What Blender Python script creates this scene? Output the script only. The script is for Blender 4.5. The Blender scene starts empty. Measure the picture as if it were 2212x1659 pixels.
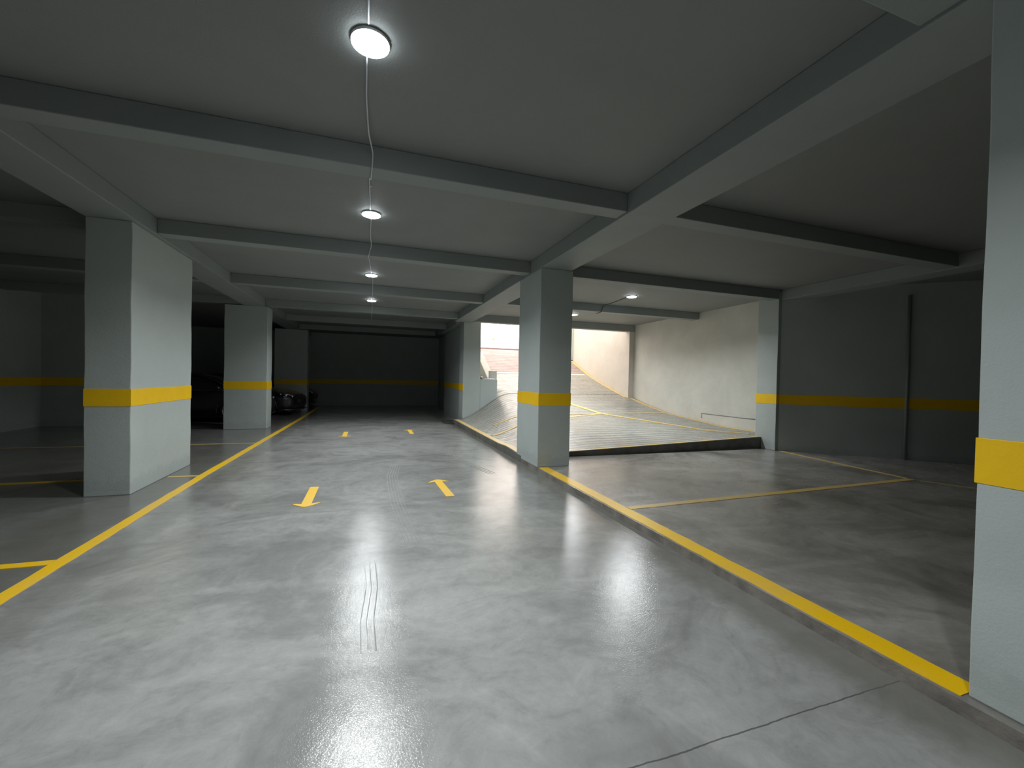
import bpy, bmesh, math, random
from mathutils import Vector, Matrix
random.seed(7)
SC = bpy.context.scene
COL = SC.collection

# ------------------------------------------------------------------ camera
FPX = 910.0
cd = bpy.data.cameras.new('camera')
cd.sensor_fit = 'HORIZONTAL'; cd.sensor_width = 36.0
cd.lens = FPX * 36.0 / 2212.0
cd.clip_start = 0.05; cd.clip_end = 300
cam = bpy.data.objects.new('camera', cd); COL.objects.link(cam)
yaw, pitch, roll = math.radians(18.8), math.radians(-0.79), math.radians(1.2)
fwd = Vector((math.sin(yaw)*math.cos(pitch), math.cos(yaw)*math.cos(pitch), math.sin(pitch)))
r0 = Vector((math.cos(yaw), -math.sin(yaw), 0)); u0 = r0.cross(fwd)
rt = r0*math.cos(roll) + u0*math.sin(roll)
up = -r0*math.sin(roll) + u0*math.cos(roll)
m = Matrix((rt, up, -fwd)).transposed().to_4x4(); m.translation = Vector((0, 0, 1.45))
cam.matrix_world = m
SC.camera = cam

# ------------------------------------------------------------------ world, exposure
w = bpy.data.worlds.new('sky'); SC.world = w; w.use_nodes = True
bg = w.node_tree.nodes['Background']
bg.inputs['Color'].default_value = (1.0, 0.89, 0.80, 1); bg.inputs['Strength'].default_value = 3.3
SC.view_settings.view_transform = 'Standard'; SC.view_settings.look = 'None'
SC.view_settings.exposure = 0.18; SC.view_settings.gamma = 1.0
SC.view_settings.use_curve_mapping = False
SC.cycles.max_bounces = 10; SC.cycles.diffuse_bounces = 6; SC.cycles.glossy_bounces = 4
SC.cycles.sample_clamp_indirect = 6.0
LAMP_W = 52.0; SPREAD = 148; LAMP_L = 40.0

# ------------------------------------------------------------------ materials
def mat(name):
    m = bpy.data.materials.new(name); m.use_nodes = True
    nt = m.node_tree; b = nt.nodes['Principled BSDF']
    return m, nt, b
def N(nt, t, **kw):
    n = nt.nodes.new(t)
    for k, v in kw.items(): setattr(n, k, v)
    return n
def L(nt, a, b): nt.links.new(a, b)
def ramp(nt, fac, stops):
    r = N(nt, 'ShaderNodeValToRGB'); e = r.color_ramp.elements
    while len(e) < len(stops): e.new(0.5)
    for i, (p, c) in enumerate(stops):
        e[i].position = p
        e[i].color = (c, c, c, 1) if isinstance(c, (int, float)) else (*c, 1)
    L(nt, fac, r.inputs['Fac']); return r.outputs['Color']
def noise(nt, vec, scale, detail=4, rough=.5, dist=0.0):
    n = N(nt, 'ShaderNodeTexNoise'); n.inputs['Scale'].default_value = scale
    n.inputs['Detail'].default_value = detail; n.inputs['Roughness'].default_value = rough
    n.inputs['Distortion'].default_value = dist
    if vec is not None: L(nt, vec, n.inputs['Vector'])
    return n.outputs['Fac']
def mapping(nt, vec, scale=(1, 1, 1), rot=(0, 0, 0), loc=(0, 0, 0)):
    n = N(nt, 'ShaderNodeMapping'); n.inputs['Scale'].default_value = scale
    n.inputs['Rotation'].default_value = rot; n.inputs['Location'].default_value = loc
    L(nt, vec, n.inputs['Vector']); return n.outputs['Vector']
def mix(nt, fac, a, b, mode='MIX'):
    n = N(nt, 'ShaderNodeMix', data_type='RGBA', blend_type=mode)
    for i, s in ((0, fac), (6, a), (7, b)):
        if hasattr(s, 'is_output') or hasattr(s, 'links'): L(nt, s, n.inputs[i])
        elif isinstance(s, (int, float)) and i != 0: n.inputs[i].default_value = (s, s, s, 1)
        elif isinstance(s, (int, float)): n.inputs[i].default_value = s
        else: n.inputs[i].default_value = (*s, 1)
    return n.outputs[2]
def math_(nt, op, a, b=None, c=None):
    n = N(nt, 'ShaderNodeMath', operation=op)
    for i, s in enumerate((a, b, c)):
        if s is None: continue
        if isinstance(s, (int, float)): n.inputs[i].default_value = s
        else: L(nt, s, n.inputs[i])
    return n.outputs[0]
def bump(nt, b, h, strength, dist=0.01):
    n = N(nt, 'ShaderNodeBump'); n.inputs['Strength'].default_value = strength
    n.inputs['Distance'].default_value = dist; L(nt, h, n.inputs['Height'])
    L(nt, n.outputs['Normal'], b.inputs['Normal'])
def coords(nt): return N(nt, 'ShaderNodeTexCoord').outputs['Object']

def simple(name, col, rough=.5, metal=0.0, coat=0.0, var=0.0, scale=6, bmp=0.0, bscale=40):
    m, nt, b = mat(name)
    b.inputs['Roughness'].default_value = rough; b.inputs['Metallic'].default_value = metal
    b.inputs['Coat Weight'].default_value = coat; b.inputs['Coat Roughness'].default_value = .03
    v = coords(nt)
    f = noise(nt, v, scale, 5, .6)
    c = ramp(nt, f, [(.3, tuple(x*(1-var) for x in col)), (.7, tuple(min(1, x*(1+var)) for x in col))])
    L(nt, c, b.inputs['Base Color'])
    if bmp: bump(nt, b, noise(nt, v, bscale, 5, .65), bmp)
    return m

def plaster(name, col, dirt=.5, bmp=.35, var=.05, dirt_z=.25):
    """painted rough plaster with a scuffed, dusty foot"""
    m, nt, b = mat(name); v = coords(nt)
    b.inputs['Roughness'].default_value = .62
    big = noise(nt, v, 1.3, 5, .6, .4)
    c = ramp(nt, big, [(.3, tuple(x*(1-var) for x in col)), (.7, tuple(min(1, x*(1+var)) for x in col))])
    # scuffs and dirt splashes near the floor (irregular outline)
    sep = N(nt, 'ShaderNodeSeparateXYZ'); L(nt, v, sep.inputs[0])
    n2 = noise(nt, v, 9, 6, .7)
    h = math_(nt, 'SUBTRACT', math_(nt, 'MULTIPLY', n2, dirt_z*1.6), sep.outputs['Z'])
    fac = ramp(nt, h, [(.0, 0.0), (.06, 1.0)])
    fac = math_(nt, 'MULTIPLY', fac, dirt)
    c = mix(nt, fac, c, tuple(x*.55 for x in col))
    L(nt, c, b.inputs['Base Color'])
    f = noise(nt, v, 85, 4, .6); g = noise(nt, v, 5, 3, .5)
    bump(nt, b, math_(nt, 'ADD', math_(nt, 'MULTIPLY', f, .5), g), bmp, .012)
    return m

M = {}
M['paint'] = plaster('grey_green_paint', (.47, .525, .51), dirt=.2)
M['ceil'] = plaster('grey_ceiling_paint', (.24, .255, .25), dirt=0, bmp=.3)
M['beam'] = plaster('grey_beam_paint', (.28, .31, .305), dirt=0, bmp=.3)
M['yellow'] = simple('yellow_paint', (.97, .59, .005), .5, var=.04, bmp=.15)
M['rampwall'] = plaster('pale_render', (.60, .60, .55), dirt=.35, bmp=.6, var=.08, dirt_z=.0)
M['outwall'] = plaster('pale_render_daylight_tint', (.60, .56, .50), dirt=0, bmp=.5, var=.06)  # copy of the pale render with the warm daylight put into its colour
M['lowwall'] = M['paint']
M['black_plastic'] = simple('dark_plastic', (.012, .012, .014), .45)
M['white_plastic'] = simple('white_plastic', (.75, .76, .78), .4)
M['grey_cord'] = simple('grey_cord', (.10, .10, .10), .5)
M['jointgrey'] = simple('dull_grey_joint', (.22, .24, .235), .6)
M['pale_cord'] = simple('pale_cord', (.62, .66, .72), .4)
M['carpaint'] = simple('black_car_paint', (.014, .014, .017), .3, coat=.7)
M['glass'] = simple('tinted_window_glass', (.004, .004, .006), .04, coat=1.0)
M['tyre'] = simple('tyre_rubber', (.015, .015, .016), .8)
M['alloy'] = simple('wheel_alloy', (.55, .56, .58), .25, metal=1.0)
M['chrome'] = simple('bright_chrome', (.85, .86, .9), .08, metal=1.0)
M['lens'] = simple('headlamp_reflector', (.9, .9, .95), .3, metal=.85)
M['steel'] = simple('dull_steel', (.35, .35, .36), .4, metal=1.0)
M['dirtdark'] = simple('grimy_concrete', (.045, .043, .038), .75, var=.3, scale=12, bmp=.4)
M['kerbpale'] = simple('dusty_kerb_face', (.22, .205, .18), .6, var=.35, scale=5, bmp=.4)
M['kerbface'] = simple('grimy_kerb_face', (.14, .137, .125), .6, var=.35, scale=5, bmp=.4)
M['tyremark'] = simple('dusty_tyre_rubber_mark', (.215, .218, .208), .6, var=.2, scale=30)

def floor_mat(name, lo, mid, hi, brown=.0, blots=.3, rlo=.13, rhi=.36, joints=True, dark_kerb=True):
    m, nt, b = mat(name); v = coords(nt)
    sep = N(nt, 'ShaderNodeSeparateXYZ'); L(nt, v, sep.inputs[0])
    X, Y = sep.outputs['X'], sep.outputs['Y']
    # trowelled clouds: warped large noise
    warp = N(nt, 'ShaderNodeTexNoise'); warp.inputs['Scale'].default_value = .55; warp.inputs['Detail'].default_value = 3
    L(nt, v, warp.inputs['Vector'])
    vm = N(nt, 'ShaderNodeVectorMath', operation='MULTIPLY_ADD')
    L(nt, warp.outputs['Color'], vm.inputs[0]); vm.inputs[1].default_value = (1.6, 1.6, 0); L(nt, v, vm.inputs[2])
    wv = vm.outputs[0]
    a = noise(nt, wv, .9, 7, .62, .6)
    c1 = ramp(nt, a, [(.30, lo), (.47, mid), (.64, hi)])
    # swirled trowel streaks
    s = noise(nt, mapping(nt, wv, (1.0, 1.5, 1), rot=(0, 0, .6)), 2.3, 8, .7, .9)
    c2 = mix(nt, .42, c1, ramp(nt, s, [(.32, .30), (.5, .52), (.68, .66)]), 'OVERLAY')
    fine = noise(nt, v, 9, 9, .78, .4)
    c3 = mix(nt, .4, c2, ramp(nt, fine, [(.32, .33), (.5, .5), (.68, .64)]), 'OVERLAY')
    # thin dark trowel scuffs
    sc0 = noise(nt, mapping(nt, wv, (1, 4.5, 1), rot=(0, 0, -.35)), 3.1, 9, .75, 1.6)
    c3 = mix(nt, ramp(nt, sc0, [(.60, 0.0), (.70, .35)]), c3, tuple(x*.68 for x in mid))
    # separate damp / oily blotches with their own outline
    blot = noise(nt, mapping(nt, wv, loc=(4.3, 1.7, 0)), .75, 6, .6, .2)
    bf = ramp(nt, blot, [(.54, 0.0), (.62, blots)])
    c4 = mix(nt, bf, c3, tuple(x*.6 for x in mid))
    if brown:
        c4 = mix(nt, brown, c4, (.21, .175, .14))
    # pale scratch arcs
    w1 = N(nt, 'ShaderNodeTexWave', wave_type='RINGS'); w1.inputs['Scale'].default_value = .35
    w1.inputs['Distortion'].default_value = 6; w1.inputs['Detail'].default_value = 5; w1.inputs['Detail Scale'].default_value = .7
    L(nt, v, w1.inputs['Vector'])
    sc_ = ramp(nt, w1.outputs['Fac'], [(.95, 0.0), (1.0, .14)])
    c5 = mix(nt, sc_, c4, tuple(min(1, x*1.25) for x in hi))
    col = c5
    if joints:
        # the floor of the left bays was never polished: dustier and darker beyond the aisle line
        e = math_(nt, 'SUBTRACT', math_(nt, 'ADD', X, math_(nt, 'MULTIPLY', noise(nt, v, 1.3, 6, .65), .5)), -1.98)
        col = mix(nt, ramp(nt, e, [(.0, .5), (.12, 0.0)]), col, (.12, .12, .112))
        n = noise(nt, v, 3, 5, .6)
        yy = math_(nt, 'ADD', Y, math_(nt, 'MULTIPLY', math_(nt, 'SUBTRACT', n, .5), .035))
        for y0, wd in ((1.32, .0035), (7.75, .003)):
            d = math_(nt, 'ABSOLUTE', math_(nt, 'SUBTRACT', yy, y0))
            f = math_(nt, 'LESS_THAN', d, wd)
            col = mix(nt, math_(nt, 'MULTIPLY', f, .75), col, (.05, .05, .045))
    if dark_kerb:
        # ingrained dirt: a grimy trail along the kerb foot and beside the left line
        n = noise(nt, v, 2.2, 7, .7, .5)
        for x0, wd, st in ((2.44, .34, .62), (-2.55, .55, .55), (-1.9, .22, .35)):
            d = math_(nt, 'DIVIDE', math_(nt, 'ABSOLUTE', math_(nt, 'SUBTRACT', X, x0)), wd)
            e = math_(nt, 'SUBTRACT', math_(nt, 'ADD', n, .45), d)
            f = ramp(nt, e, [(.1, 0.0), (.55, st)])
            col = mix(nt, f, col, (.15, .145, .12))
    L(nt, col, b.inputs['Base Color'])
    r = noise(nt, wv, 2.4, 6, .65)
    L(nt, ramp(nt, r, [(.3, rlo), (.7, rhi)]), b.inputs['Roughness'])
    b.inputs['Specular IOR Level'].default_value = .5
    h = math_(nt, 'ADD', math_(nt, 'MULTIPLY', noise(nt, v, 120, 4, .6, .6), .42),
              math_(nt, 'ADD', math_(nt, 'MULTIPLY', noise(nt, wv, 17, 5, .6, .5), .5), math_(nt, 'MULTIPLY', noise(nt, v, 2.0, 2, .5), .45)))
    bump(nt, b, h, .14, .012)
    return m
M['floor'] = floor_mat('polished_concrete', (.225, .23, .22), (.285, .292, .28), (.33, .338, .325), blots=.5, rlo=.11, rhi=.2)
M['bay'] = floor_mat('polished_bay_concrete', (.18, .174, .158), (.30, .293, .27), (.40, .393, .368), brown=.18, blots=.75,
                     rlo=.12, rhi=.34, joints=False, dark_kerb=False)

def ramp_mat(name, col, var=.2, period=.19, rough=.34):
    m, nt, b = mat(name); v = coords(nt)
    sep = N(nt, 'ShaderNodeSeparateXYZ'); L(nt, v, sep.inputs[0])
    n = noise(nt, mapping(nt, v, (.5, .8, .8)), 1.6, 4, .6)
    yy = math_(nt, 'ADD', sep.outputs['Y'], math_(nt, 'MULTIPLY', n, .13))
    s = math_(nt, 'SINE', math_(nt, 'MULTIPLY', yy, 2*math.pi/period))
    cl = noise(nt, v, 1.6, 6, .65, .8)
    c = ramp(nt, cl, [(.3, tuple(x*(1-var) for x in col)), (.7, tuple(x*(1+var) for x in col))])
    g = ramp(nt, s, [(.0, .55), (.3, 0.0)])
    c = mix(nt, g, c, tuple(x*.45 for x in col))
    L(nt, c, b.inputs['Base Color'])
    L(nt, ramp(nt, noise(nt, v, 4, 5), [(.3, rough-.14), (.7, rough+.1)]), b.inputs['Roughness'])
    h = math_(nt, 'ADD', math_(nt, 'MULTIPLY', s, .55), math_(nt, 'MULTIPLY', noise(nt, mapping(nt, v, (.4, 1, 1)), 22, 4, .6), .35))
    bump(nt, b, h, .5, .012)
    return m
M['ramp'] = ramp_mat('grooved_ramp_concrete', (.33, .33, .30))
M['rampup'] = ramp_mat('reddish_grooved_paving', (.35, .27, .26), period=.2, rough=.55)

def emit(name, col, st):
    m, nt, b = mat(name)
    b.inputs['Base Color'].default_value = (.8, .8, .8, 1)
    b.inputs['Emission Color'].default_value = (*col, 1); b.inputs['Emission Strength'].default_value = st
    return m
M['led'] = emit('led_diffuser', (.88, .95, 1.0), LAMP_L)

# ------------------------------------------------------------------ mesh helpers
def link(name, bm, material, parent=None, smooth=False, bevel=0.0, loc=None):
    me = bpy.data.meshes.new(name); bm.normal_update(); bm.to_mesh(me); bm.free()
    me.materials.append(material)
    if smooth:
        for p in me.polygons: p.use_smooth = True
    o = bpy.data.objects.new(name, me); COL.objects.link(o)
    if parent: o.parent = parent
    if loc: o.location = loc
    if bevel:
        b = o.modifiers.new('bevel', 'BEVEL'); b.width = bevel; b.segments = 2; b.limit_method = 'ANGLE'
    return o
def tag(o, label=None, cat=None, group=None, kind=None):
    for k, v in (('label', label), ('category', cat), ('group', group), ('kind', kind)):
        if v: o[k] = v
    return o
def empty(name, loc, rz=0.0, parent=None):
    o = bpy.data.objects.new(name, None); COL.objects.link(o)
    o.location = loc; o.rotation_euler = (0, 0, rz); o.empty_display_size = .2
    if parent: o.parent = parent
    return o
def box(bm, x0, x1, y0, y1, z0, z1):
    v = [bm.verts.new(p) for p in ((x0,y0,z0),(x1,y0,z0),(x1,y1,z0),(x0,y1,z0),(x0,y0,z1),(x1,y0,z1),(x1,y1,z1),(x0,y1,z1))]
    for f in ((0,3,2,1),(4,5,6,7),(0,1,5,4),(1,2,6,5),(2,3,7,6),(3,0,4,7)): bm.faces.new([v[i] for i in f])
def prism(bm, poly, z0, z1):
    a = [bm.verts.new((x, y, z0)) for x, y in poly]; b = [bm.verts.new((x, y, z1)) for x, y in poly]
    n = len(poly)
    bm.faces.new(a[::-1]); bm.faces.new(b)
    for i in range(n): bm.faces.new((a[i], a[(i+1) % n], b[(i+1) % n], b[i]))
    bmesh.ops.recalc_face_normals(bm, faces=bm.faces[:])
def boxbm(*a):
    bm = bmesh.new(); box(bm, *a); return bm
def tube(bm, pts, rad, seg=8):
    pts = [Vector(p) for p in pts]; rings = []
    for i, p in enumerate(pts):
        t = (pts[min(i+1, len(pts)-1)] - pts[max(i-1, 0)]).normalized()
        a = t.orthogonal().normalized() if i == 0 else (pa - t*pa.dot(t)).normalized()
        pa = a; b = t.cross(a)
        rings.append([bm.verts.new(p + (a*math.cos(2*math.pi*k/seg) + b*math.sin(2*math.pi*k/seg))*rad) for k in range(seg)])
    for r1, r2 in zip(rings, rings[1:]):
        for k in range(seg): bm.faces.new((r1[k], r1[(k+1) % seg], r2[(k+1) % seg], r2[k]))
    bm.faces.new(rings[0][::-1]); bm.faces.new(rings[-1])
    bmesh.ops.recalc_face_normals(bm, faces=bm.faces[:])
def lathe(bm, prof, seg=40, axis='z', cen=(0, 0, 0)):
    """prof: list of (radius, height)"""
    cx, cy, cz = cen; rings = []
    for r, h in prof:
        ring = []
        for k in range(seg):
            a = 2*math.pi*k/seg; p = (r*math.cos(a), r*math.sin(a), h)
            if axis == 'y': p = (p[0], p[2], p[1])
            ring.append(bm.verts.new((p[0]+cx, p[1]+cy, p[2]+cz)))
        rings.append(ring)
    for r1, r2 in zip(rings, rings[1:]):
        for k in range(seg): bm.faces.new((r1[k], r1[(k+1) % seg], r2[(k+1) % seg], r2[k]))
    bm.faces.new(rings[0]); bm.faces.new(rings[-1][::-1])
    bmesh.ops.recalc_face_normals(bm, faces=bm.faces[:])
def copy_tree(o, parent=None):
    c = o.copy(); COL.objects.link(c); c.parent = parent
    for ch in list(o.children): copy_tree(ch, c)
    return c

# ------------------------------------------------------------------ heights
CEIL = 3.38; BEAMZ = 3.17; BAYZ = .07; S0, S1 = 1.03, 1.23
def lerp(a, b, t): return a + (b-a)*t
def sstep(a, b, x):
    t = max(0, min(1, (x-a)/(b-a))); return t*t*(3-2*t)
PROF = [(6.78, .22), (7.4, .25), (9.2, .38), (10.63, .48), (11.8, .68), (12.75, .88), (14.8, 1.38), (15.7, 1.64), (17, 2.1), (18, 2.47), (19, 2.74), (20, 2.85), (22, 2.88), (60, 2.88)]
def prof(y):
    if y <= PROF[0][0]: return PROF[0][1]
    for (a, za), (b, zb) in zip(PROF, PROF[1:]):
        if y <= b: return lerp(za, zb, (y-a)/(b-a))
    return PROF[-1][1]
def rz(x, y):
    """height of the ramp surface"""
    z = prof(y)
    front = .12 + .185*(x-2.5)/5.5
    z = lerp(front, max(z, front*.99), sstep(6.78, 8.6, y))
    k = sstep(2.62, lerp(3.7, 4.4, sstep(8, 13, y)), x)
    edge = lerp(.12, .13, (y-6.78)/6)
    return lerp(edge, z, lerp(1.0, k, sstep(6.78, 8.2, y))) if y < 13.5 else z

# ------------------------------------------------------------------ setting: floors
bm = bmesh.new(); prism(bm, [(-8.2, -6.2), (2.5, -6.2), (2.5, 13.0), (2.95, 13.0), (2.95, 17.3), (3.6, 17.3), (3.6, 21.7), (-8.2, 21.7)], -.3, 0)
tag(link('floor', bm, M['floor']), kind='structure')
bm = bmesh.new(); prism(bm, [(2.5, -6.2), (12.6, -6.2), (12.6, 6.78), (2.5, 6.78)], -.3, BAYZ)
tag(link('floor', bm, M['bay']), kind='structure')
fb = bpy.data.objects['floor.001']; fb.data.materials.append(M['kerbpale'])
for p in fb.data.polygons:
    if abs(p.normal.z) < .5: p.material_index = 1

# ceiling (slab with the ramp well left open)
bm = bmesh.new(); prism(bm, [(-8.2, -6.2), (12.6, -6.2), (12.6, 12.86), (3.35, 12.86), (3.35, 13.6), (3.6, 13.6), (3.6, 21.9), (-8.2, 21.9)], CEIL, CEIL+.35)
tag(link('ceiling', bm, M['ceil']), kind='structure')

# walls, each with its painted band
def wall(name, poly, z0, z1, material, band=None):
    bm = bmesh.new(); prism(bm, poly, z0, z1)
    o = tag(link(name, bm, material), kind='structure')
    if band:
        bm = bmesh.new(); prism(bm, band, S0, S1)
        link('painted_band', bm, M['yellow'], o)
    return o
wall('wall_left', [(-8.0, -6), (-7.75, -6), (-7.75, 21.5), (-8.0, 21.5)], 0, CEIL, M['paint'], [(-7.76, -6), (-7.747, -6), (-7.747, 13.75), (-7.76, 13.75)])
wall('wall_back_left', [(-7.75, 13.75), (-6.75, 13.75), (-6.75, 13.95), (-7.75, 13.95)], 0, CEIL, M['paint'], [(-7.747, 13.747), (-6.747, 13.747), (-6.747, 13.8), (-7.747, 13.8)])
wall('wall_far', [(-7.75, 21.5), (3.6, 21.5), (3.6, 21.75), (-7.75, 21.75)], 0, CEIL, M['paint'], [(-7.74, 21.497), (3.59, 21.497), (3.59, 21.55), (-7.74, 21.55)])
wall('wall_near', [(-8, -6.2), (12.6, -6.2), (12.6, -6), (-8, -6)], 0, CEIL, M['paint'])
wall('wall_gate', [(2.95, 13.62), (3.35, 13.62), (3.35, 17.3), (2.95, 17.3)], 0, CEIL, M['paint'], [(2.947, 13.63), (3.0, 13.63), (3.0, 17.303), (2.947, 17.303)])
wall('wall_passage', [(3.35, 17.3), (3.6, 17.3), (3.6, 21.5), (3.35, 21.5)], 0, CEIL, M['paint'])
# oblique boundary wall of the right hand bays
A, B = Vector((8.03, 6.45)), Vector((12.4, 2.75)); d = (B-A).normalized(); n_ = Vector((-d.y, d.x))
def off(p, k): q = p + n_*k; return (q.x, q.y)
wall('wall_right', [off(A, 0), off(B, 0), off(B, .25), off(A, .25)], BAYZ, CEIL, M['paint'], [off(A, -.003), off(B, -.003), off(B, .02), off(A, .02)])
wall('wall_side', [(12.35, -6), (12.6, -6), (12.6, 2.8), (12.35, 2.8)], BAYZ, CEIL, M['paint'])
wall('wall_ramp', [(8.61, 6.95), (8.80, 12.62), (9.1, 12.62), (9.1, 6.95)], 0, CEIL, M['rampwall'])
wall('wall_outside', [(8.59, 12.62), (8.94, 17.7), (9.25, 17.7), (9.25, 12.62)], .4, 5.6, M['outwall'])

# ------------------------------------------------------------------ ramp
def ramp_mesh(x0, x1, ys, nx, skip=None, under=-.25):
    bm = bmesh.new(); g = []
    for y in ys:
        g.append([bm.verts.new((lerp(x0, x1, i/nx), y, rz(lerp(x0, x1, i/nx), y))) for i in range(nx+1)])
    for j in range(len(ys)-1):
        for i in range(nx): bm.faces.new((g[j][i], g[j][i+1], g[j+1][i+1], g[j+1][i]))
    # solid sides and underside
    lo = [[bm.verts.new((v.co.x, v.co.y, under)) for v in (row[0], row[-1])] for row in g]
    fr = [bm.verts.new((v.co.x, v.co.y, under)) for v in g[0]]; bk = [bm.verts.new((v.co.x, v.co.y, under)) for v in g[-1]]
    for j in range(len(g)-1):
        bm.faces.new((lo[j][0], g[j][0], g[j+1][0], lo[j+1][0])); bm.faces.new((g[j][-1], lo[j][1], lo[j+1][1], g[j+1][-1]))
    for i in range(nx):
        bm.faces.new((g[0][i], fr[i], fr[i+1], g[0][i+1])); bm.faces.new((bk[i], g[-1][i], g[-1][i+1], bk[i+1]))
    bmesh.ops.remove_doubles(bm, verts=bm.verts[:], dist=.0005)
    bmesh.ops.recalc_face_normals(bm, faces=bm.faces[:])
    return bm
ys1 = [6.785 + (13.0-6.785)*i/50 for i in range(51)]
rp = empty('vehicle_ramp', (0, 0, 0))
tag(rp, 'grooved concrete vehicle ramp climbing to the bright exit beside the pale wall', 'ramp')
for part, x0, x1, ys in (('lower_slope', 2.5, 8.82, ys1), ('upper_slope', 3.70, 9.0, [13.0 + 2.75*i/22 for i in range(23)])):
    o = link(part, ramp_mesh(x0, x1, ys, 48), M['ramp'], rp)
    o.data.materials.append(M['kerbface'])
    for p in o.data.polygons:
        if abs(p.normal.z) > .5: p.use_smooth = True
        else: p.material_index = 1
o = link('paved_slope', ramp_mesh(3.70, 9.2, [15.75 + 4.75*i/40 for i in range(41)], 12), M['rampup'], rp)
o['label'] = 'reddish paved upper slope'
bm = bmesh.new(); prism(bm, [(3.75, 20.5), (30, 20.5), (30, 50), (3.75, 50)], 2.4, 2.87)
tag(link('street', bm, M['rampup']), kind='structure')
tag(link('kerb', boxbm(3.99, 14, 20.5, 20.62, 2.8, 2.97), M['rampup'], bevel=.02), 'reddish kerb at the very top of the ramp where daylight begins', 'kerb')

# ------------------------------------------------------------------ painted lines
def ribbon(name, pts, wd, label, zf=lambda x, y: 0.0, lift=.004, material=None, step=.15, jit=.004, cat='floor line', parent=None, group=None, rough_end=False):
    P = []
    for (a, b), (c, e) in zip(pts, pts[1:]):
        n = max(1, int(math.hypot(c-a, e-b)/step))
        for i in range(n): P.append((lerp(a, c, i/n), lerp(b, e, i/n)))
    P.append(pts[-1]); bm = bmesh.new(); L_, R_ = [], []
    for i, p in enumerate(P):
        a = Vector(P[max(i-1, 0)]); b = Vector(P[min(i+1, len(P)-1)]); t = (b-a).normalized(); n = Vector((-t.y, t.x))
        ws = wd if isinstance(wd, (int, float)) else lerp(wd[0], wd[1], i/(len(P)-1))
        for lst, s in ((L_, .5), (R_, -.5)):
            q = Vector(p) + n*(ws*s + random.uniform(-jit, jit))
            lst.append((bm.verts.new((q.x, q.y, zf(q.x, q.y)+lift)), bm.verts.new((q.x, q.y, zf(q.x, q.y)-.002))))
    for i in range(len(P)-1):
        bm.faces.new((L_[i][0], R_[i][0], R_[i+1][0], L_[i+1][0]))
        bm.faces.new((L_[i][1], L_[i][0], L_[i+1][0], L_[i+1][1]))
        bm.faces.new((R_[i][0], R_[i][1], R_[i+1][1], R_[i+1][0]))
    bmesh.ops.recalc_face_normals(bm, faces=bm.faces[:])
    o = link(name, bm, material or M['line'], parent)
    if label: tag(o, label, None if parent else cat, group)
    return o
def line_mat(name, col, worn):
    m, nt, b = mat(name); v = coords(nt)
    n = noise(nt, v, 1.1, 6, .6, .5); f = noise(nt, v, 45, 4, .7)
    c = mix(nt, ramp(nt, n, [(.42, 0.0), (.62, worn)]), col, (.66, .50, .26))
    c = mix(nt, ramp(nt, f, [(.6, 0.0), (.75, .35)]), c, (.40, .32, .16))
    L(nt, c, b.inputs['Base Color']); b.inputs['Roughness'].default_value = .4
    bump(nt, b, f, .2, .004); return m
M['line'] = line_mat('yellow_line_paint', (.98, .60, .006), .3)
M['linew'] = line_mat('worn_yellow_line_paint', (.72, .50, .12), .9)
M['arrow'] = line_mat('arrow_paint', (.85, .54, .06), .3)
bz = lambda x, y: BAYZ
ribbon('aisle_line', [(-2.14, -1.5), (-2.16, 3.5), (-2.17, 6.9), (-2.13, 10), (-2.06, 14.8), (-2.05, 20.5)], .105, 'long yellow line along the left side of the drive aisle')
ribbon('bay_divider_line', [(-7.6, 4.12), (-2.215, 4.06)], .09, 'yellow bay line left of the aisle, the one nearest the viewer')
ribbon('bay_divider_line', [(-7.6, 7.0), (-3.1, 6.96)], .08, 'faint yellow bay line in the dark left of the nearest left column')
ribbon('bay_divider_line', [(-2.58, 6.94), (-2.225, 6.93)], .06, 'short thin yellow line from the foot of the nearest left column to the aisle line', material=M['linew'])
ribbon('bay_divider_line', [(-7.0, 10.1), (-2.19, 9.9)], .05, 'faint thin bay line on the floor between the two left columns', material=M['linew'])
ribbon('kerb_line', [(2.60, 1.11), (2.60, 3.6), (2.595, 6.03)], .15, 'broad yellow line on the kerb edge of the right-hand parking bays', zf=bz, jit=.005)
ribbon('bay_divider_line', [(2.68, 3.88), (7.66, 3.99)], .095, 'yellow line crossing the raised right-hand bay from the kerb line', zf=bz, material=M['linew'])
ribbon('bay_end_line', [(8.02, 6.38), (7.675, 4.05)], .06, 'thin faded line from the pale column foot to the back of the right bay', zf=bz, material=M['linew'])
ribbon('bay_end_line', [(7.68, 3.9), (7.95, 3.3), (7.8, 1.0)], .04, 'very faint line at the back of the nearer right-hand bay', zf=bz, material=M['linew'])
RL = dict(zf=rz, material=M['linew'], parent=rp)
ribbon('ramp_edge_line', [(2.58, 7.08), (2.58, 10), (2.60, 12.9)], .12, 'yellow line on the left edge of the ramp beside the drive aisle', lift=0.0062, **RL)
ribbon('ramp_edge_line', [(3.06, 6.84), (7.93, 6.84)], .07, 'thin yellow line along the low front edge of the ramp', lift=0.0074, **RL)
ribbon('ramp_edge_line', [(8.52, 7.0), (8.68, 12.6), (8.52, 12.7), (8.84, 17.5)], .10, 'yellow line climbing the ramp along the foot of the pale wall', lift=0.0086, **RL)
ribbon('ramp_line', [(2.68, 9.2), (6.35, 10.62)], .09, 'pale yellow ramp line slanting in from the left edge behind the central column', lift=0.0098, **RL)
ribbon('ramp_line', [(3.1, 10.5), (6.35, 10.62), (8.62, 10.66)], .07, 'yellow line crossing the ramp from side to side to meet the pale wall', lift=0.0110, **RL)
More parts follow.
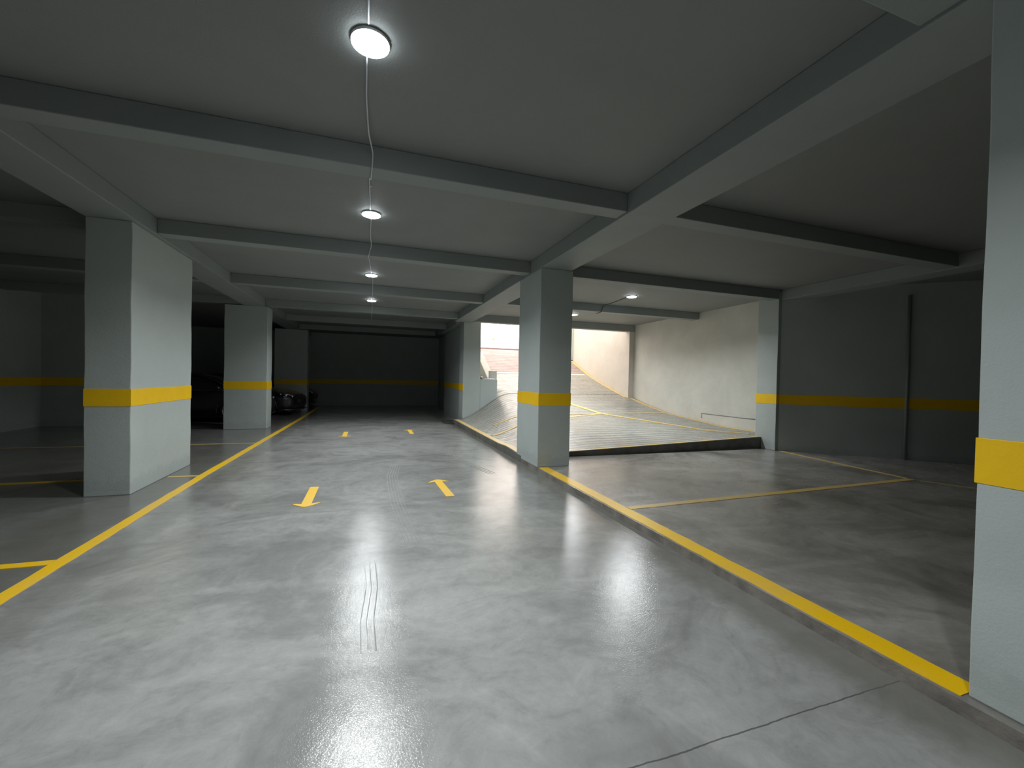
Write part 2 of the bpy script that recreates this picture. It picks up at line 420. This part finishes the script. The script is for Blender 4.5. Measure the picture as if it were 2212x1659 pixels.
ribbon('ramp_line', [(5.55, 13.4), (5.9, 12.0), (6.35, 10.62), (8.1, 7.2)], (.17, .07), 'curving yellow line running down the middle of the ramp to its right corner', lift=0.0122, **RL)
ribbon('ramp_line', [(4.1, 15.72), (8.55, 15.72)], .12, 'pale line across the ramp just below the reddish paving', zf=rz, lift=.01, parent=rp, material=simple('daylit_line_paint', (.72, .66, .50), .5))  # line colour paled to carry the daylight falling on it

# arrows
def arrow(sign):
    """sign +1 points away along +y, -1 towards the viewer; origin at the shaft middle"""
    bm = bmesh.new(); w_ = .052; l0, l1 = -.42, .34
    pts = [(-w_, l0), (w_, l0), (w_, l1-.01), (.105, l1-.03), (.15, l1-.035), (.085, l1+.045), (.03, l1+.095), (0, l1+.105), (-.03, l1+.095), (-.085, l1+.045), (-.15, l1-.035), (-.105, l1-.03), (-w_, l1-.01)]
    pts = [(x*sign, y*sign) for x, y in pts]
    a = [bm.verts.new((x, y, .004)) for x, y in pts]; b = [bm.verts.new((x, y, 0)) for x, y in pts]
    bm.faces.new(a)
    for i in range(len(a)): bm.faces.new((a[i], b[i], b[(i+1) % len(a)], a[(i+1) % len(a)]))
    bmesh.ops.recalc_face_normals(bm, faces=bm.faces[:])
    if bm.faces[0].normal.z < 0: bmesh.ops.reverse_faces(bm, faces=bm.faces[:])
    return bm
def mk_arrow(x, y, s, label, rot=0):
    o = link('direction_arrow', arrow(s), M['arrow'], loc=(x, y, .001)); o.rotation_euler.z = rot
    tag(o, label, 'floor arrow')
mk_arrow(-.635, 5.48, -1, 'yellow arrow painted on the aisle pointing towards the viewer, nearer pair')
mk_arrow(.945, 5.47, 1, 'yellow arrow painted on the aisle pointing away from the viewer, nearer pair', .04)
mk_arrow(-.52, 11.0, -1, 'small distant yellow arrow on the left half of the aisle')
mk_arrow(1.05, 11.2, 1, 'small distant yellow arrow on the right half of the aisle')

# tyre marks: bundles of thin dark tread streaks
def tyre_marks(path, offs, label, wd=.010):
    root = empty('tyre_mark', (path[0][0], path[0][1], 0)); tag(root, label, 'tyre mark')
    for o_ in offs:
        pts = []
        for i, (x, y) in enumerate(path):
            a = Vector(path[max(i-1, 0)]); b = Vector(path[min(i+1, len(path)-1)]); t = (b-a).normalized()
            pts.append((x - t.y*o_ - path[0][0], y + t.x*o_ - path[0][1]))
        k = random.random()*.12
        pts[0] = (lerp(pts[0][0], pts[1][0], k), lerp(pts[0][1], pts[1][1], k))
        ribbon('streak', pts, wd*random.uniform(.5, 1.0), None, lift=.0015, material=M['tyremark'], step=.08, jit=.0016, parent=root)
tyre_marks([(.40, 3.7), (.36, 4.3), (.33, 5.0), (.33, 5.7), (.34, 6.3), (.42, 6.9), (.6, 7.5)], [-.07, -.035, 0, .035, .07], 'dark parallel tyre streaks running between the two nearer floor arrows')
tyre_marks([(.03, 2.3), (.02, 2.6), (.05, 3.0), (.04, 3.4)], [-.03, .01, .045], 'short dark tyre streaks on the aisle nearest the viewer', .007)
tyre_marks([(1.55, 8.6), (1.5, 7.6), (1.62, 6.8), (1.8, 6.1)], [-.05, 0, .05], 'faint curved tyre streaks on the warm-lit floor by the central column', .009)
tyre_marks([(-1.75, 8.3), (-1.3, 9.2), (-.5, 10.0), (.6, 10.7)], [-.06, 0, .06], 'faint curved tyre streaks crossing the aisle by the left yellow line', .012)

# ------------------------------------------------------------------ columns
def column(x0, x1, y0, y1, z0, label, z1=BEAMZ, faces='all', chips=0):
    root = empty('concrete_column', ((x0+x1)/2, (y0+y1)/2, z0)); ox, oy = (x0+x1)/2, (y0+y1)/2
    tag(root, label, 'column')
    bm = bmesh.new(); box(bm, x0-ox, x1-ox, y0-oy, y1-oy, 0, z1-z0)
    bmesh.ops.subdivide_edges(bm, edges=[e for e in bm.edges if abs(e.verts[0].co.z-e.verts[1].co.z) > 1], cuts=60)
    for v in bm.verts:
        if 0.01 < v.co.z < z1-z0-.01:
            v.co.x += .0022*math.sin(v.co.z*5.1+ox*7)+.0012*math.sin(v.co.z*13+oy); v.co.y += .0022*math.sin(v.co.z*4.3+oy*3)
    link('shaft', bm, M['paint'], root, bevel=.008)
    if faces:
        e = .004; bm = bmesh.new()
        if faces == 'left': box(bm, x0-ox-e, x0-ox+.01, y0-oy-e*0, y1-oy, S0-z0, S1-z0)
        else: box(bm, x0-ox-e, x1-ox+e, y0-oy-e, y1-oy+e, S0-z0, S1-z0)
        link('painted_band', bm, M['yellow'], root, bevel=.002)
    return root
column(-3.04, -2.61, 6.05, 7.80, 0, 'broad grey-green column with a yellow band, nearest on the left of the aisle')
column(-3.46, -2.50, 12.40, 12.96, 0, 'grey-green column in front of the parked black cars, second along the left')
column(-3.43, -2.28, 18.22, 18.7, 0, 'dim column behind the parked black cars at the far left of the aisle')
column(2.50, 3.05, 6.05, 7.02, BAYZ, 'freestanding banded column in the middle, at the front corner of the ramp')
column(2.56, 3.20, -.30, 1.10, BAYZ, 'large close column with a broad yellow band at the right edge of the photo')
column(2.80, 3.35, 13.00, 13.60, 0.0, 'narrow column at the left side of the ramp exit, joined to the low wall', z1=3.2, faces='left')
column(7.96, 8.60, 6.46, 6.94, BAYZ, 'pale banded column where the ramp wall meets the dark right-hand wall', z1=3.36)
column(8.83, 8.93, 17.55, 17.68, 2.35, 'slim grey post at the upper outer end of the ramp wall', z1=5.6, faces=None)

# low wall and sloped parapet at the ramp mouth
bm = bmesh.new(); box(bm, 3.352, 3.93, 13.02, 13.22, 0.05, 1.39)
tag(link('low_wall', bm, M['paint'], bevel=.01), 'low grey-green wall beside the ramp exit, right of the narrow column', 'wall')
bm = bmesh.new()
pr = [(13.43, .9), (13.43, 1.40), (13.7, 1.55), (14.8, 2.20), (16, 2.65), (18, 3.2), (20.3, 3.6), (20.3, 2.7), (17, 1.9), (15, 1.2)]
a = [bm.verts.new((3.735, y, z)) for y, z in pr]; b = [bm.verts.new((3.97, y, z)) for y, z in pr]
bm.faces.new(a); bm.faces.new(b[::-1])
for i in range(len(pr)): bm.faces.new((a[i], a[(i+1) % len(pr)], b[(i+1) % len(pr)], b[i]))
bmesh.ops.recalc_face_normals(bm, faces=bm.faces[:])
tag(link('sloping_parapet', bm, M['rampwall'], bevel=.01), 'pale parapet rising along the left side of the upper ramp, behind the low wall', 'parapet')
tag(link('masonry_stub', boxbm(3.74, 3.98, 13.23, 13.42, 1.38, 1.68), M['rampwall'], bevel=.015), 'pale masonry stub standing at the end of the low wall', 'stub')
hp = empty('handrail_pipe', (3.42, 13.1, 1.39)); tag(hp, 'white pipe with a round grey cap lying on top of the low wall', 'pipe')
bm = bmesh.new(); tube(bm, [(.06, 0, .02), (.45, 0, .02)], .018, 12); link('pipe', bm, M['white_plastic'], hp, smooth=True)
bm = bmesh.new(); bmesh.ops.create_uvsphere(bm, u_segments=20, v_segments=12, radius=.05)
for v in bm.verts: v.co.z += .05
link('cap', bm, M['steel'], hp, smooth=True)
# dark wedge where the kerb dies out
bm = bmesh.new(); prism(bm, [(2.24, 13.1), (2.5, 12.75), (2.82, 12.98), (2.80, 13.7), (2.28, 13.75)], 0.0, .03)
tag(link('floor_wedge', bm, M['dirtdark'], bevel=.01), 'low dark wedge on the floor at the foot of the narrow exit column', 'wedge')
# joint gap in the dark wall, built as an added slim tube
q = A + d*2.05 - n_*.04
bm = bmesh.new(); tube(bm, [(q.x, q.y, BAYZ), (q.x, q.y, 3.16)], .028, 14)
tag(link('joint_tube', bm, M['jointgrey'], smooth=True), 'slim dark vertical joint on the shadowed right-hand wall, shaped as a tube', 'pipe')
# thin conduit on the ramp wall
bm = bmesh.new(); tube(bm, [(8.68, 9.28, .47), (8.675, 9.28, .60), (8.62, 7.46, .60)], .008, 6)
tag(link('conduit', bm, M['steel'], smooth=True), 'thin conduit running low along the pale ramp wall', 'conduit')

# ------------------------------------------------------------------ beams
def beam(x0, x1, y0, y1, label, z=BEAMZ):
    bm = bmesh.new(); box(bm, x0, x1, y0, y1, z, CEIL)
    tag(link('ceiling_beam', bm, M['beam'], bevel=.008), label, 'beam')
beam(-3.05, -2.56, -6, 21.5, 'long ceiling beam running down the left side of the aisle over the columns')
beam(2.50, 3.02, -6, 12.99, 'long ceiling beam running down the right side of the aisle over the central column')
beam(2.66, 3.02, 13.62, 17.3, 'stretch of beam over the dark side wall beyond the narrow exit column')
order = ['just beyond the first ceiling lamp', 'between the second and third ceiling lamps', 'between the third and fourth ceiling lamps',
         'just beyond the fourth ceiling lamp', 'in the dim stretch past the last lamp', 'farthest and darkest, before the end wall']
beam(-2.56, 2.50, 1.12, 1.33, 'ceiling beam crossing the aisle nearest the viewer, before the first lamp', BEAMZ+.02)
for y, t in zip((3.76, 6.52, 9.52, 12.42, 15.35, 18.1), order):
    beam(-2.56, 2.50 if y < 15 else 2.66, y, y+.21, 'ceiling beam across the aisle, ' + t, BEAMZ+.02)
beam(3.02, 8.0, 3.70, 3.92, 'ceiling beam over the raised right bay, nearer the viewer than the ramp', BEAMZ+.02)
beam(3.02, 7.97, 6.46, 6.68, 'ceiling beam above the low front edge of the ramp', BEAMZ+.02)
beam(3.02, 8.68, 9.47, 9.69, 'ceiling beam across the ramp between its two lamps', BEAMZ+.02)
beam(3.02, 8.80, 12.6, 12.85, 'header beam over the bright mouth of the ramp', BEAMZ-.01)
beam(8.0, 8.42, -6, 6.44, 'shadowed beam running toward the viewer above the back of the right bays', BEAMZ)
for y, t in zip((3.76, 6.52, 9.52, 12.42), ('left of the nearest left column', 'behind the nearest left column', 'between the two left columns', 'above the first parked car')):
    beam(-7.75, -3.05, y, y+.21, 'dark ceiling beam over the left bays, ' + t, BEAMZ+.02)

# ------------------------------------------------------------------ lamps and cables
def lamp(x, y, label, group, power=1.0):
    root = empty('ceiling_lamp', (x, y, CEIL)); tag(root, label, 'ceiling lamp', group)
    bm = bmesh.new(); lathe(bm, [(.106, 0), (.109, -.01), (.107, -.02), (.103, -.022)], 48)
    link('housing', bm, M['white_plastic'], root, smooth=True)
    bm = bmesh.new(); lathe(bm, [(.1055, -.018), (.105, -.026), (.095, -.031), (.05, -.034), (.001, -.035)], 48)
    link('diffuser', bm, M['led'], root, smooth=True)
    ld = bpy.data.lights.new('lamp_light', 'AREA'); ld.shape = 'DISK'; ld.size = .20; ld.energy = LAMP_W*power
    ld.color = (.95, .985, 1.0); ld.spread = math.radians(SPREAD)
    lo = bpy.data.objects.new('lamp_light', ld); COL.objects.link(lo); lo.parent = root; lo.location = (0, 0, -.037)
    return root
G1 = 'row of round lamps along the aisle'; G2 = 'round lamps above the ramp'
for x, y, t in ((-.02, 2.60, 'round white lamp on the aisle ceiling, largest and nearest'), (0.0, 5.33, 'second round lamp along the aisle ceiling, just past the nearest one'),
                (.02, 8.54, 'third round lamp along the aisle ceiling'), (.04, 11.43, 'farthest of the four round lamps along the aisle ceiling')):
    lamp(x, y, t, G1)
lamp(-.03, -.55, 'round ceiling lamp added to the aisle row, unseen overhead behind the viewer', G1, .8)  # extra lamp out of view, added to match the near floor's brightness
lamp(5.64, 8.24, 'round lamp over the ramp, the nearer one with a dark cord', G2, 1.35)
lamp(5.70, 11.22, 'round lamp over the ramp, peeping out behind the central column', G2, 1.35)
def cable(name, pts, rad, material, label):
    bm = bmesh.new(); P = []
    for a, b in zip(pts, pts[1:]):
        for i in range(6): P.append(Vector(a).lerp(Vector(b), i/6))
    P.append(Vector(pts[-1])); 
    for _ in range(2): P = [P[0]] + [(P[i-1]+P[i]*2+P[i+1])/4 for i in range(1, len(P)-1)] + [P[-1]]
    tube(bm, P, rad, 8); tag(link(name, bm, material, smooth=True), label, 'cable')
zc = CEIL-.008; zb = BEAMZ+.008
cable('power_cable', [(-.03, -.43, zc), (-.05, .6, zc), (-.03, 1.05, zc), (-.02, 1.1, zb), (-.02, 1.36, zb), (-.03, 1.42, zc-.01), (-.03, 2.47, zc)], .006, M['pale_cord'], 'thin pale cable on the ceiling arriving at the nearest lamp')
cable('power_cable', [(-.04, 2.73, zc), (-.045, 3.1, zc-.01), (-.03, 3.5, zc-.04), (.005, 3.71, zc-.08), (.0, 3.74, zb), (-.01, 3.99, zb), (-.025, 4.1, zc-.03), (-.02, 4.6, zc), (-.01, 5.2, zc)], .006, M['pale_cord'], 'thin pale cable strung from the nearest aisle lamp to the second')
cable('power_cable', [(0, 5.45, zc), (-.01, 6.1, zc), (.01, 6.45, zc-.05), (-.03, 6.5, zb), (-.04, 6.75, zb), (-.03, 6.85, zc-.03), (-.02, 7.5, zc), (.02, 8.41, zc)], .006, M['pale_cord'], 'thin pale cable strung from the second aisle lamp to the third')
cable('power_cable', [(.04, 8.66, zc), (.05, 9.4, zc), (.05, 9.5, zb), (.05, 9.75, zb), (.05, 9.85, zc), (.04, 11.3, zc)], .006, M['pale_cord'], 'thin pale cable between the third and the farthest aisle lamp')
cable('power_cable', [(.05, 11.56, zc), (.06, 12.3, zc), (.06, 12.4, zb), (.06, 12.65, zb), (.06, 12.75, zc), (.05, 14.2, zc), (.05, 14.25, zc-.12)], .006, M['pale_cord'], 'loose cable end hanging past the farthest aisle lamp')
cable('power_cable', [(5.62, 8.37, zc), (5.68, 8.9, zc), (5.72, 9.3, zc), (5.62, 9.44, zc-.02), (5.58, 9.455, zb), (5.5, 9.58, zb-.02), (5.46, 9.5, zb-.03)], .009, M['grey_cord'], 'dark cord looping from the nearer ramp lamp over the beam')
bm = bmesh.new(); box(bm, -.02, .0, 4.53, 4.55, CEIL-.02, CEIL)
tag(link('cable_clip', bm, M['white_plastic']), 'tiny white clip on the cable between the nearest and second aisle lamps', 'clip')

# ------------------------------------------------------------------ cars
def ring_loft(rings):
    bm = bmesh.new(); R_ = [[bm.verts.new(p) for p in r] for r in rings]; n = len(R_[0])
    for r1, r2 in zip(R_, R_[1:]):
        for k in range(n): bm.faces.new((r1[k], r1[(k+1) % n], r2[(k+1) % n], r2[k]))
    bm.faces.new(R_[0][::-1]); bm.faces.new(R_[-1])
    bmesh.ops.recalc_face_normals(bm, faces=bm.faces[:]); return bm
def subsurf(o, lv=2):
    s = o.modifiers.new('subdivision', 'SUBSURF'); s.levels = lv; s.render_levels = lv
def make_car(hood, roof0, roof1, length, H):
    """nose at x=0 pointing +x; hood, roof0, roof1 = distances behind the nose"""
    root = empty('car', (0, 0, 0)); W = .89
    # lower body: x, half width, bottom, sill-side z, shoulder z, top z
    st = [(0.0, .52, .34, .42, .55, .62), (-.06, .66, .24, .40, .62, .70), (-.20, .80, .20, .42, .69, .78), (-.45, .87, .19, .45, .75, .86),
          (-.75, .89, .19, .46, .80, .91), (-hood, .90, .19, .46, .88, 1.0), (-hood-.5, .90, .19, .46, .90, .96), (-length*.6, .90, .19, .46, .92, .97),
          (-length+.8, .90, .2, .46, .94, 1.0), (-length+.25, .86, .22, .48, .92, 1.02), (-length+.06, .74, .26, .5, .86, .95), (-length, .6, .36, .5, .75, .82)]
    rings = []
    for x, w, zb, zs, zh, zt in st:
        r = [(w*.0, zb), (w*.8, zb), (w*.97, zb+.06), (w, zs), (w*.985, (zs+zh)/2+.04), (w*.94, zh), (w*.72, (zh*.25+zt*.75)), (0, zt)]
        rings.append([(x, y, z) for y, z in r] + [(x, -y, z) for y, z in r[-2:0:-1]])
    bm = ring_loft(rings); body = link('body', bm, M['carpaint'], root, smooth=True); subsurf(body)
    # cabin glass
    cab = [(-hood+.02, .70, .93, .97), (-lerp(hood, roof0, .55), .66, .93, lerp(1.0, H, .62)), (-roof0, .60, .93, H-.06), (-(roof0+roof1)/2, .60, .93, H-.03),
           (-roof1, .58, .93, H-.08), (-lerp(roof1, length-.3, .6), .62, .93, lerp(H, 1.0, .5)), (-length+.28, .66, .93, .99)]
    rings = []
    for x, wt, zb, zt in cab:
        wb = .79
        r = [(0, zb-.1), (wb, zb-.1), (wb, zb), (lerp(wb, wt, .55), lerp(zb, zt, .6)), (wt, max(zb+.02, zt-.05)), (wt*.8, zt), (0, zt+.01)]
        rings.append([(x, y, z) for y, z in r] + [(x, -y, z) for y, z in r[-2:0:-1]])
    cabin = link('window_glass', ring_loft(rings), M['glass'], root, smooth=True); subsurf(cabin)
    rr = []
    for x, wt, z in ((-roof0+.06, .56, H-.10), (-roof0-.08, .585, H-.035), (-(roof0+roof1)/2, .60, H), (-roof1+.05, .575, H-.04), (-roof1-.12, .54, H-.12)):
        r = [(0, z-.06), (wt, z-.09), (wt+.012, z-.05), (wt*.85, z), (0, z+.012)]
        rr.append([(x, y, zz) for y, zz in r] + [(x, -y, zz) for y, zz in r[-2:0:-1]])
    subsurf(link('roof', ring_loft(rr), M['carpaint'], root, smooth=True))
    for s in (-1, 1):   # pillars as body-coloured bars
        bm = bmesh.new()
        tube(bm, [(-hood+.05, s*.76, .93), (-lerp(hood, roof0, .5), s*.70, lerp(.95, H, .55)), (-roof0-.02, s*.60, H-.07), (-(roof0+roof1)/2, s*.62, H-.045), (-roof1, s*.59, H-.09), (-length+.4, s*.70, .98)], .028, 8)
        link('window_frame', bm, M['carpaint'], root, smooth=True)
        bm = bmesh.new(); bmesh.ops.create_uvsphere(bm, u_segments=16, v_segments=10, radius=1)
        for v in bm.verts: v.co = Vector((v.co.x*.06 - hood-.22, v.co.y*.10 + s*.95, v.co.z*.065 + 1.0))
        link('wing_mirror', bm, M['carpaint'], root, smooth=True)
        # headlight: glossy lens with chrome reflectors
        hl = [(-.10, s*.42, .655), (-.16, s*.58, .665), (-.30, s*.745, .70), (-.52, s*.845, .755), (-.50, s*.86, .70), (-.28, s*.80, .615), (-.10, s*.66, .58), (-.055, s*.50, .585)]
        bm = bmesh.new(); c = Vector((-.22, s*.66, .66)); nrm = Vector((.6, s*.55, .35)).normalized()
        f_ = [bm.verts.new(Vector(p)+nrm*.035) for p in hl]; g_ = [bm.verts.new(Vector(p)-nrm*.05) for p in hl]
        cv = bm.verts.new(c + nrm*.055)
        for i in range(8):
            bm.faces.new((f_[i], f_[(i+1) % 8], cv)); bm.faces.new((g_[i], g_[(i+1) % 8], f_[(i+1) % 8], f_[i]))
        bmesh.ops.recalc_face_normals(bm, faces=bm.faces[:])
        h_ = link('headlight', bm, M['glass'], root, smooth=True)
        for px, py, pz, rr_ in ((-.12, .55, .635, .035), (-.26, .72, .675, .045), (-.40, .81, .715, .03)):
            bm = bmesh.new(); bmesh.ops.create_uvsphere(bm, u_segments=14, v_segments=8, radius=rr_, matrix=Matrix.Translation(Vector((px, s*py, pz))+nrm*.055))
            link('reflector', bm, M['lens'], h_, smooth=True)
        bm = bmesh.new(); tube(bm, [Vector(p)+nrm*.06 for p in ((-.09, s*.44, .66), (-.18, s*.60, .685), (-.32, s*.75, .725))], .014, 6)
        link('light_strip', bm, M['lens'], h_, smooth=True)
        # bumper intake
        bm = bmesh.new(); tube(bm, [(-.03, s*.36, .34), (-.06, s*.55, .33), (-.14, s*.70, .36), (-.16, s*.72, .43), (-.08, s*.60, .46), (-.03, s*.42, .45), (-.03, s*.36, .34)], .018, 8)
        link('bumper_intake', bm, M['steel'], root, smooth=True)
        # wheels with arches
        for wx in (-.86, -length+.85):
            bm = bmesh.new(); lathe(bm, [(.19, s*.70), (.325, s*.71), (.335, s*.74), (.335, s*.885), (.32, s*.915), (.23, s*.92)], 40, 'y', (wx, 0, .335))
            wh = link('wheel', bm, M['tyre'], root, smooth=True)
            bm = bmesh.new()
            lathe(bm, [(.03, s*.90), (.05, s*.925), (.06, s*.92)], 20, 'y', (wx, 0, .335))
            for k in range(10):
                a = 2*math.pi*k/10
                tube(bm, [(wx+.04*math.cos(a), s*.918, .335+.04*math.sin(a)), (wx+.215*math.cos(a), s*.925, .335+.215*math.sin(a))], .014, 6)
            tube(bm, [(wx+.222*math.cos(2*math.pi*k/32), s*.922, .335+.222*math.sin(2*math.pi*k/32)) for k in range(33)], .012, 6)
            link('rim', bm, M['alloy'], wh, smooth=True)
            bm = bmesh.new()
            tube(bm, [(wx+.385*math.cos(a), s*.895, .335+.385*math.sin(a)) for a in [math.radians(-8+196*k/24) for k in range(25)]], .022, 8)
            link('wheel_arch', bm, M['carpaint'], root, smooth=True)
    bm = bmesh.new(); box(bm, -.035, .03, -.34, .34, .40, .58)
    gr = link('grille', bm, M['black_plastic'], root, bevel=.02)
    bm = bmesh.new()
    for k in range(3): tube(bm, [(.035, -.32, .44+.05*k), (.035, .32, .44+.05*k)], .007, 6)
    link('grille_bar', bm, M['steel'], gr, smooth=True)
    bm = bmesh.new(); tube(bm, [(-.4, -.86, .215), (-.12, -.74, .20), (.0, -.45, .205), (.01, 0, .205), (.0, .45, .205), (-.12, .74, .20), (-.4, .86, .215)], .015, 8)
    link('bumper_lip', bm, M['steel'], root, smooth=True)
    bm = bmesh.new(); box(bm, -length+.05, -.15, -.70, .70, .13, .35); link('underbody', bm, M['black_plastic'], root)
    return root
sedan = make_car(1.35, 2.05, 3.2, 4.55, 1.42)
sedan.location = (-2.28, 16.8, 0); sedan.rotation_euler.z = math.radians(-13)
tag(sedan, 'black car with gleaming headlights, its nose showing past the second left column', 'car', 'black cars parked in the left bays')
hatch = make_car(.95, 1.75, 3.3, 4.1, 1.45)
hatch.location = (-2.86, 14.95, 0); hatch.rotation_euler.z = math.radians(0)
tag(hatch, 'dark car in black shadow, its roof seen between the two left columns', 'car', 'black cars parked in the left bays')
far_car = copy_tree(sedan)
far_car.location = (-2.17, 20.25, 0); far_car.rotation_euler.z = math.radians(-2)
far_car['label'] = 'barely visible dark car farthest away, at the end wall beyond the dim left column'

# pale post in the daylight beyond the ramp
ps = empty('street_post', (7.9, 27, 2.87)); tag(ps, 'pale post standing in the glare outside above the ramp', 'post')
link('pole', boxbm(-.11, .11, -.11, .11, 0, 5.2), M['outwall'], ps, bevel=.02)
link('box', boxbm(-.32, -.06, -.15, .15, 1.15, 1.5), M['outwall'], ps, bevel=.02)

# columns, beams, low wall and parapet are separate, individually described things of this garage
for o in bpy.data.objects:
    if o.parent is None and o.get('category') and not o.get('kind'): o['kind'] = 'thing'
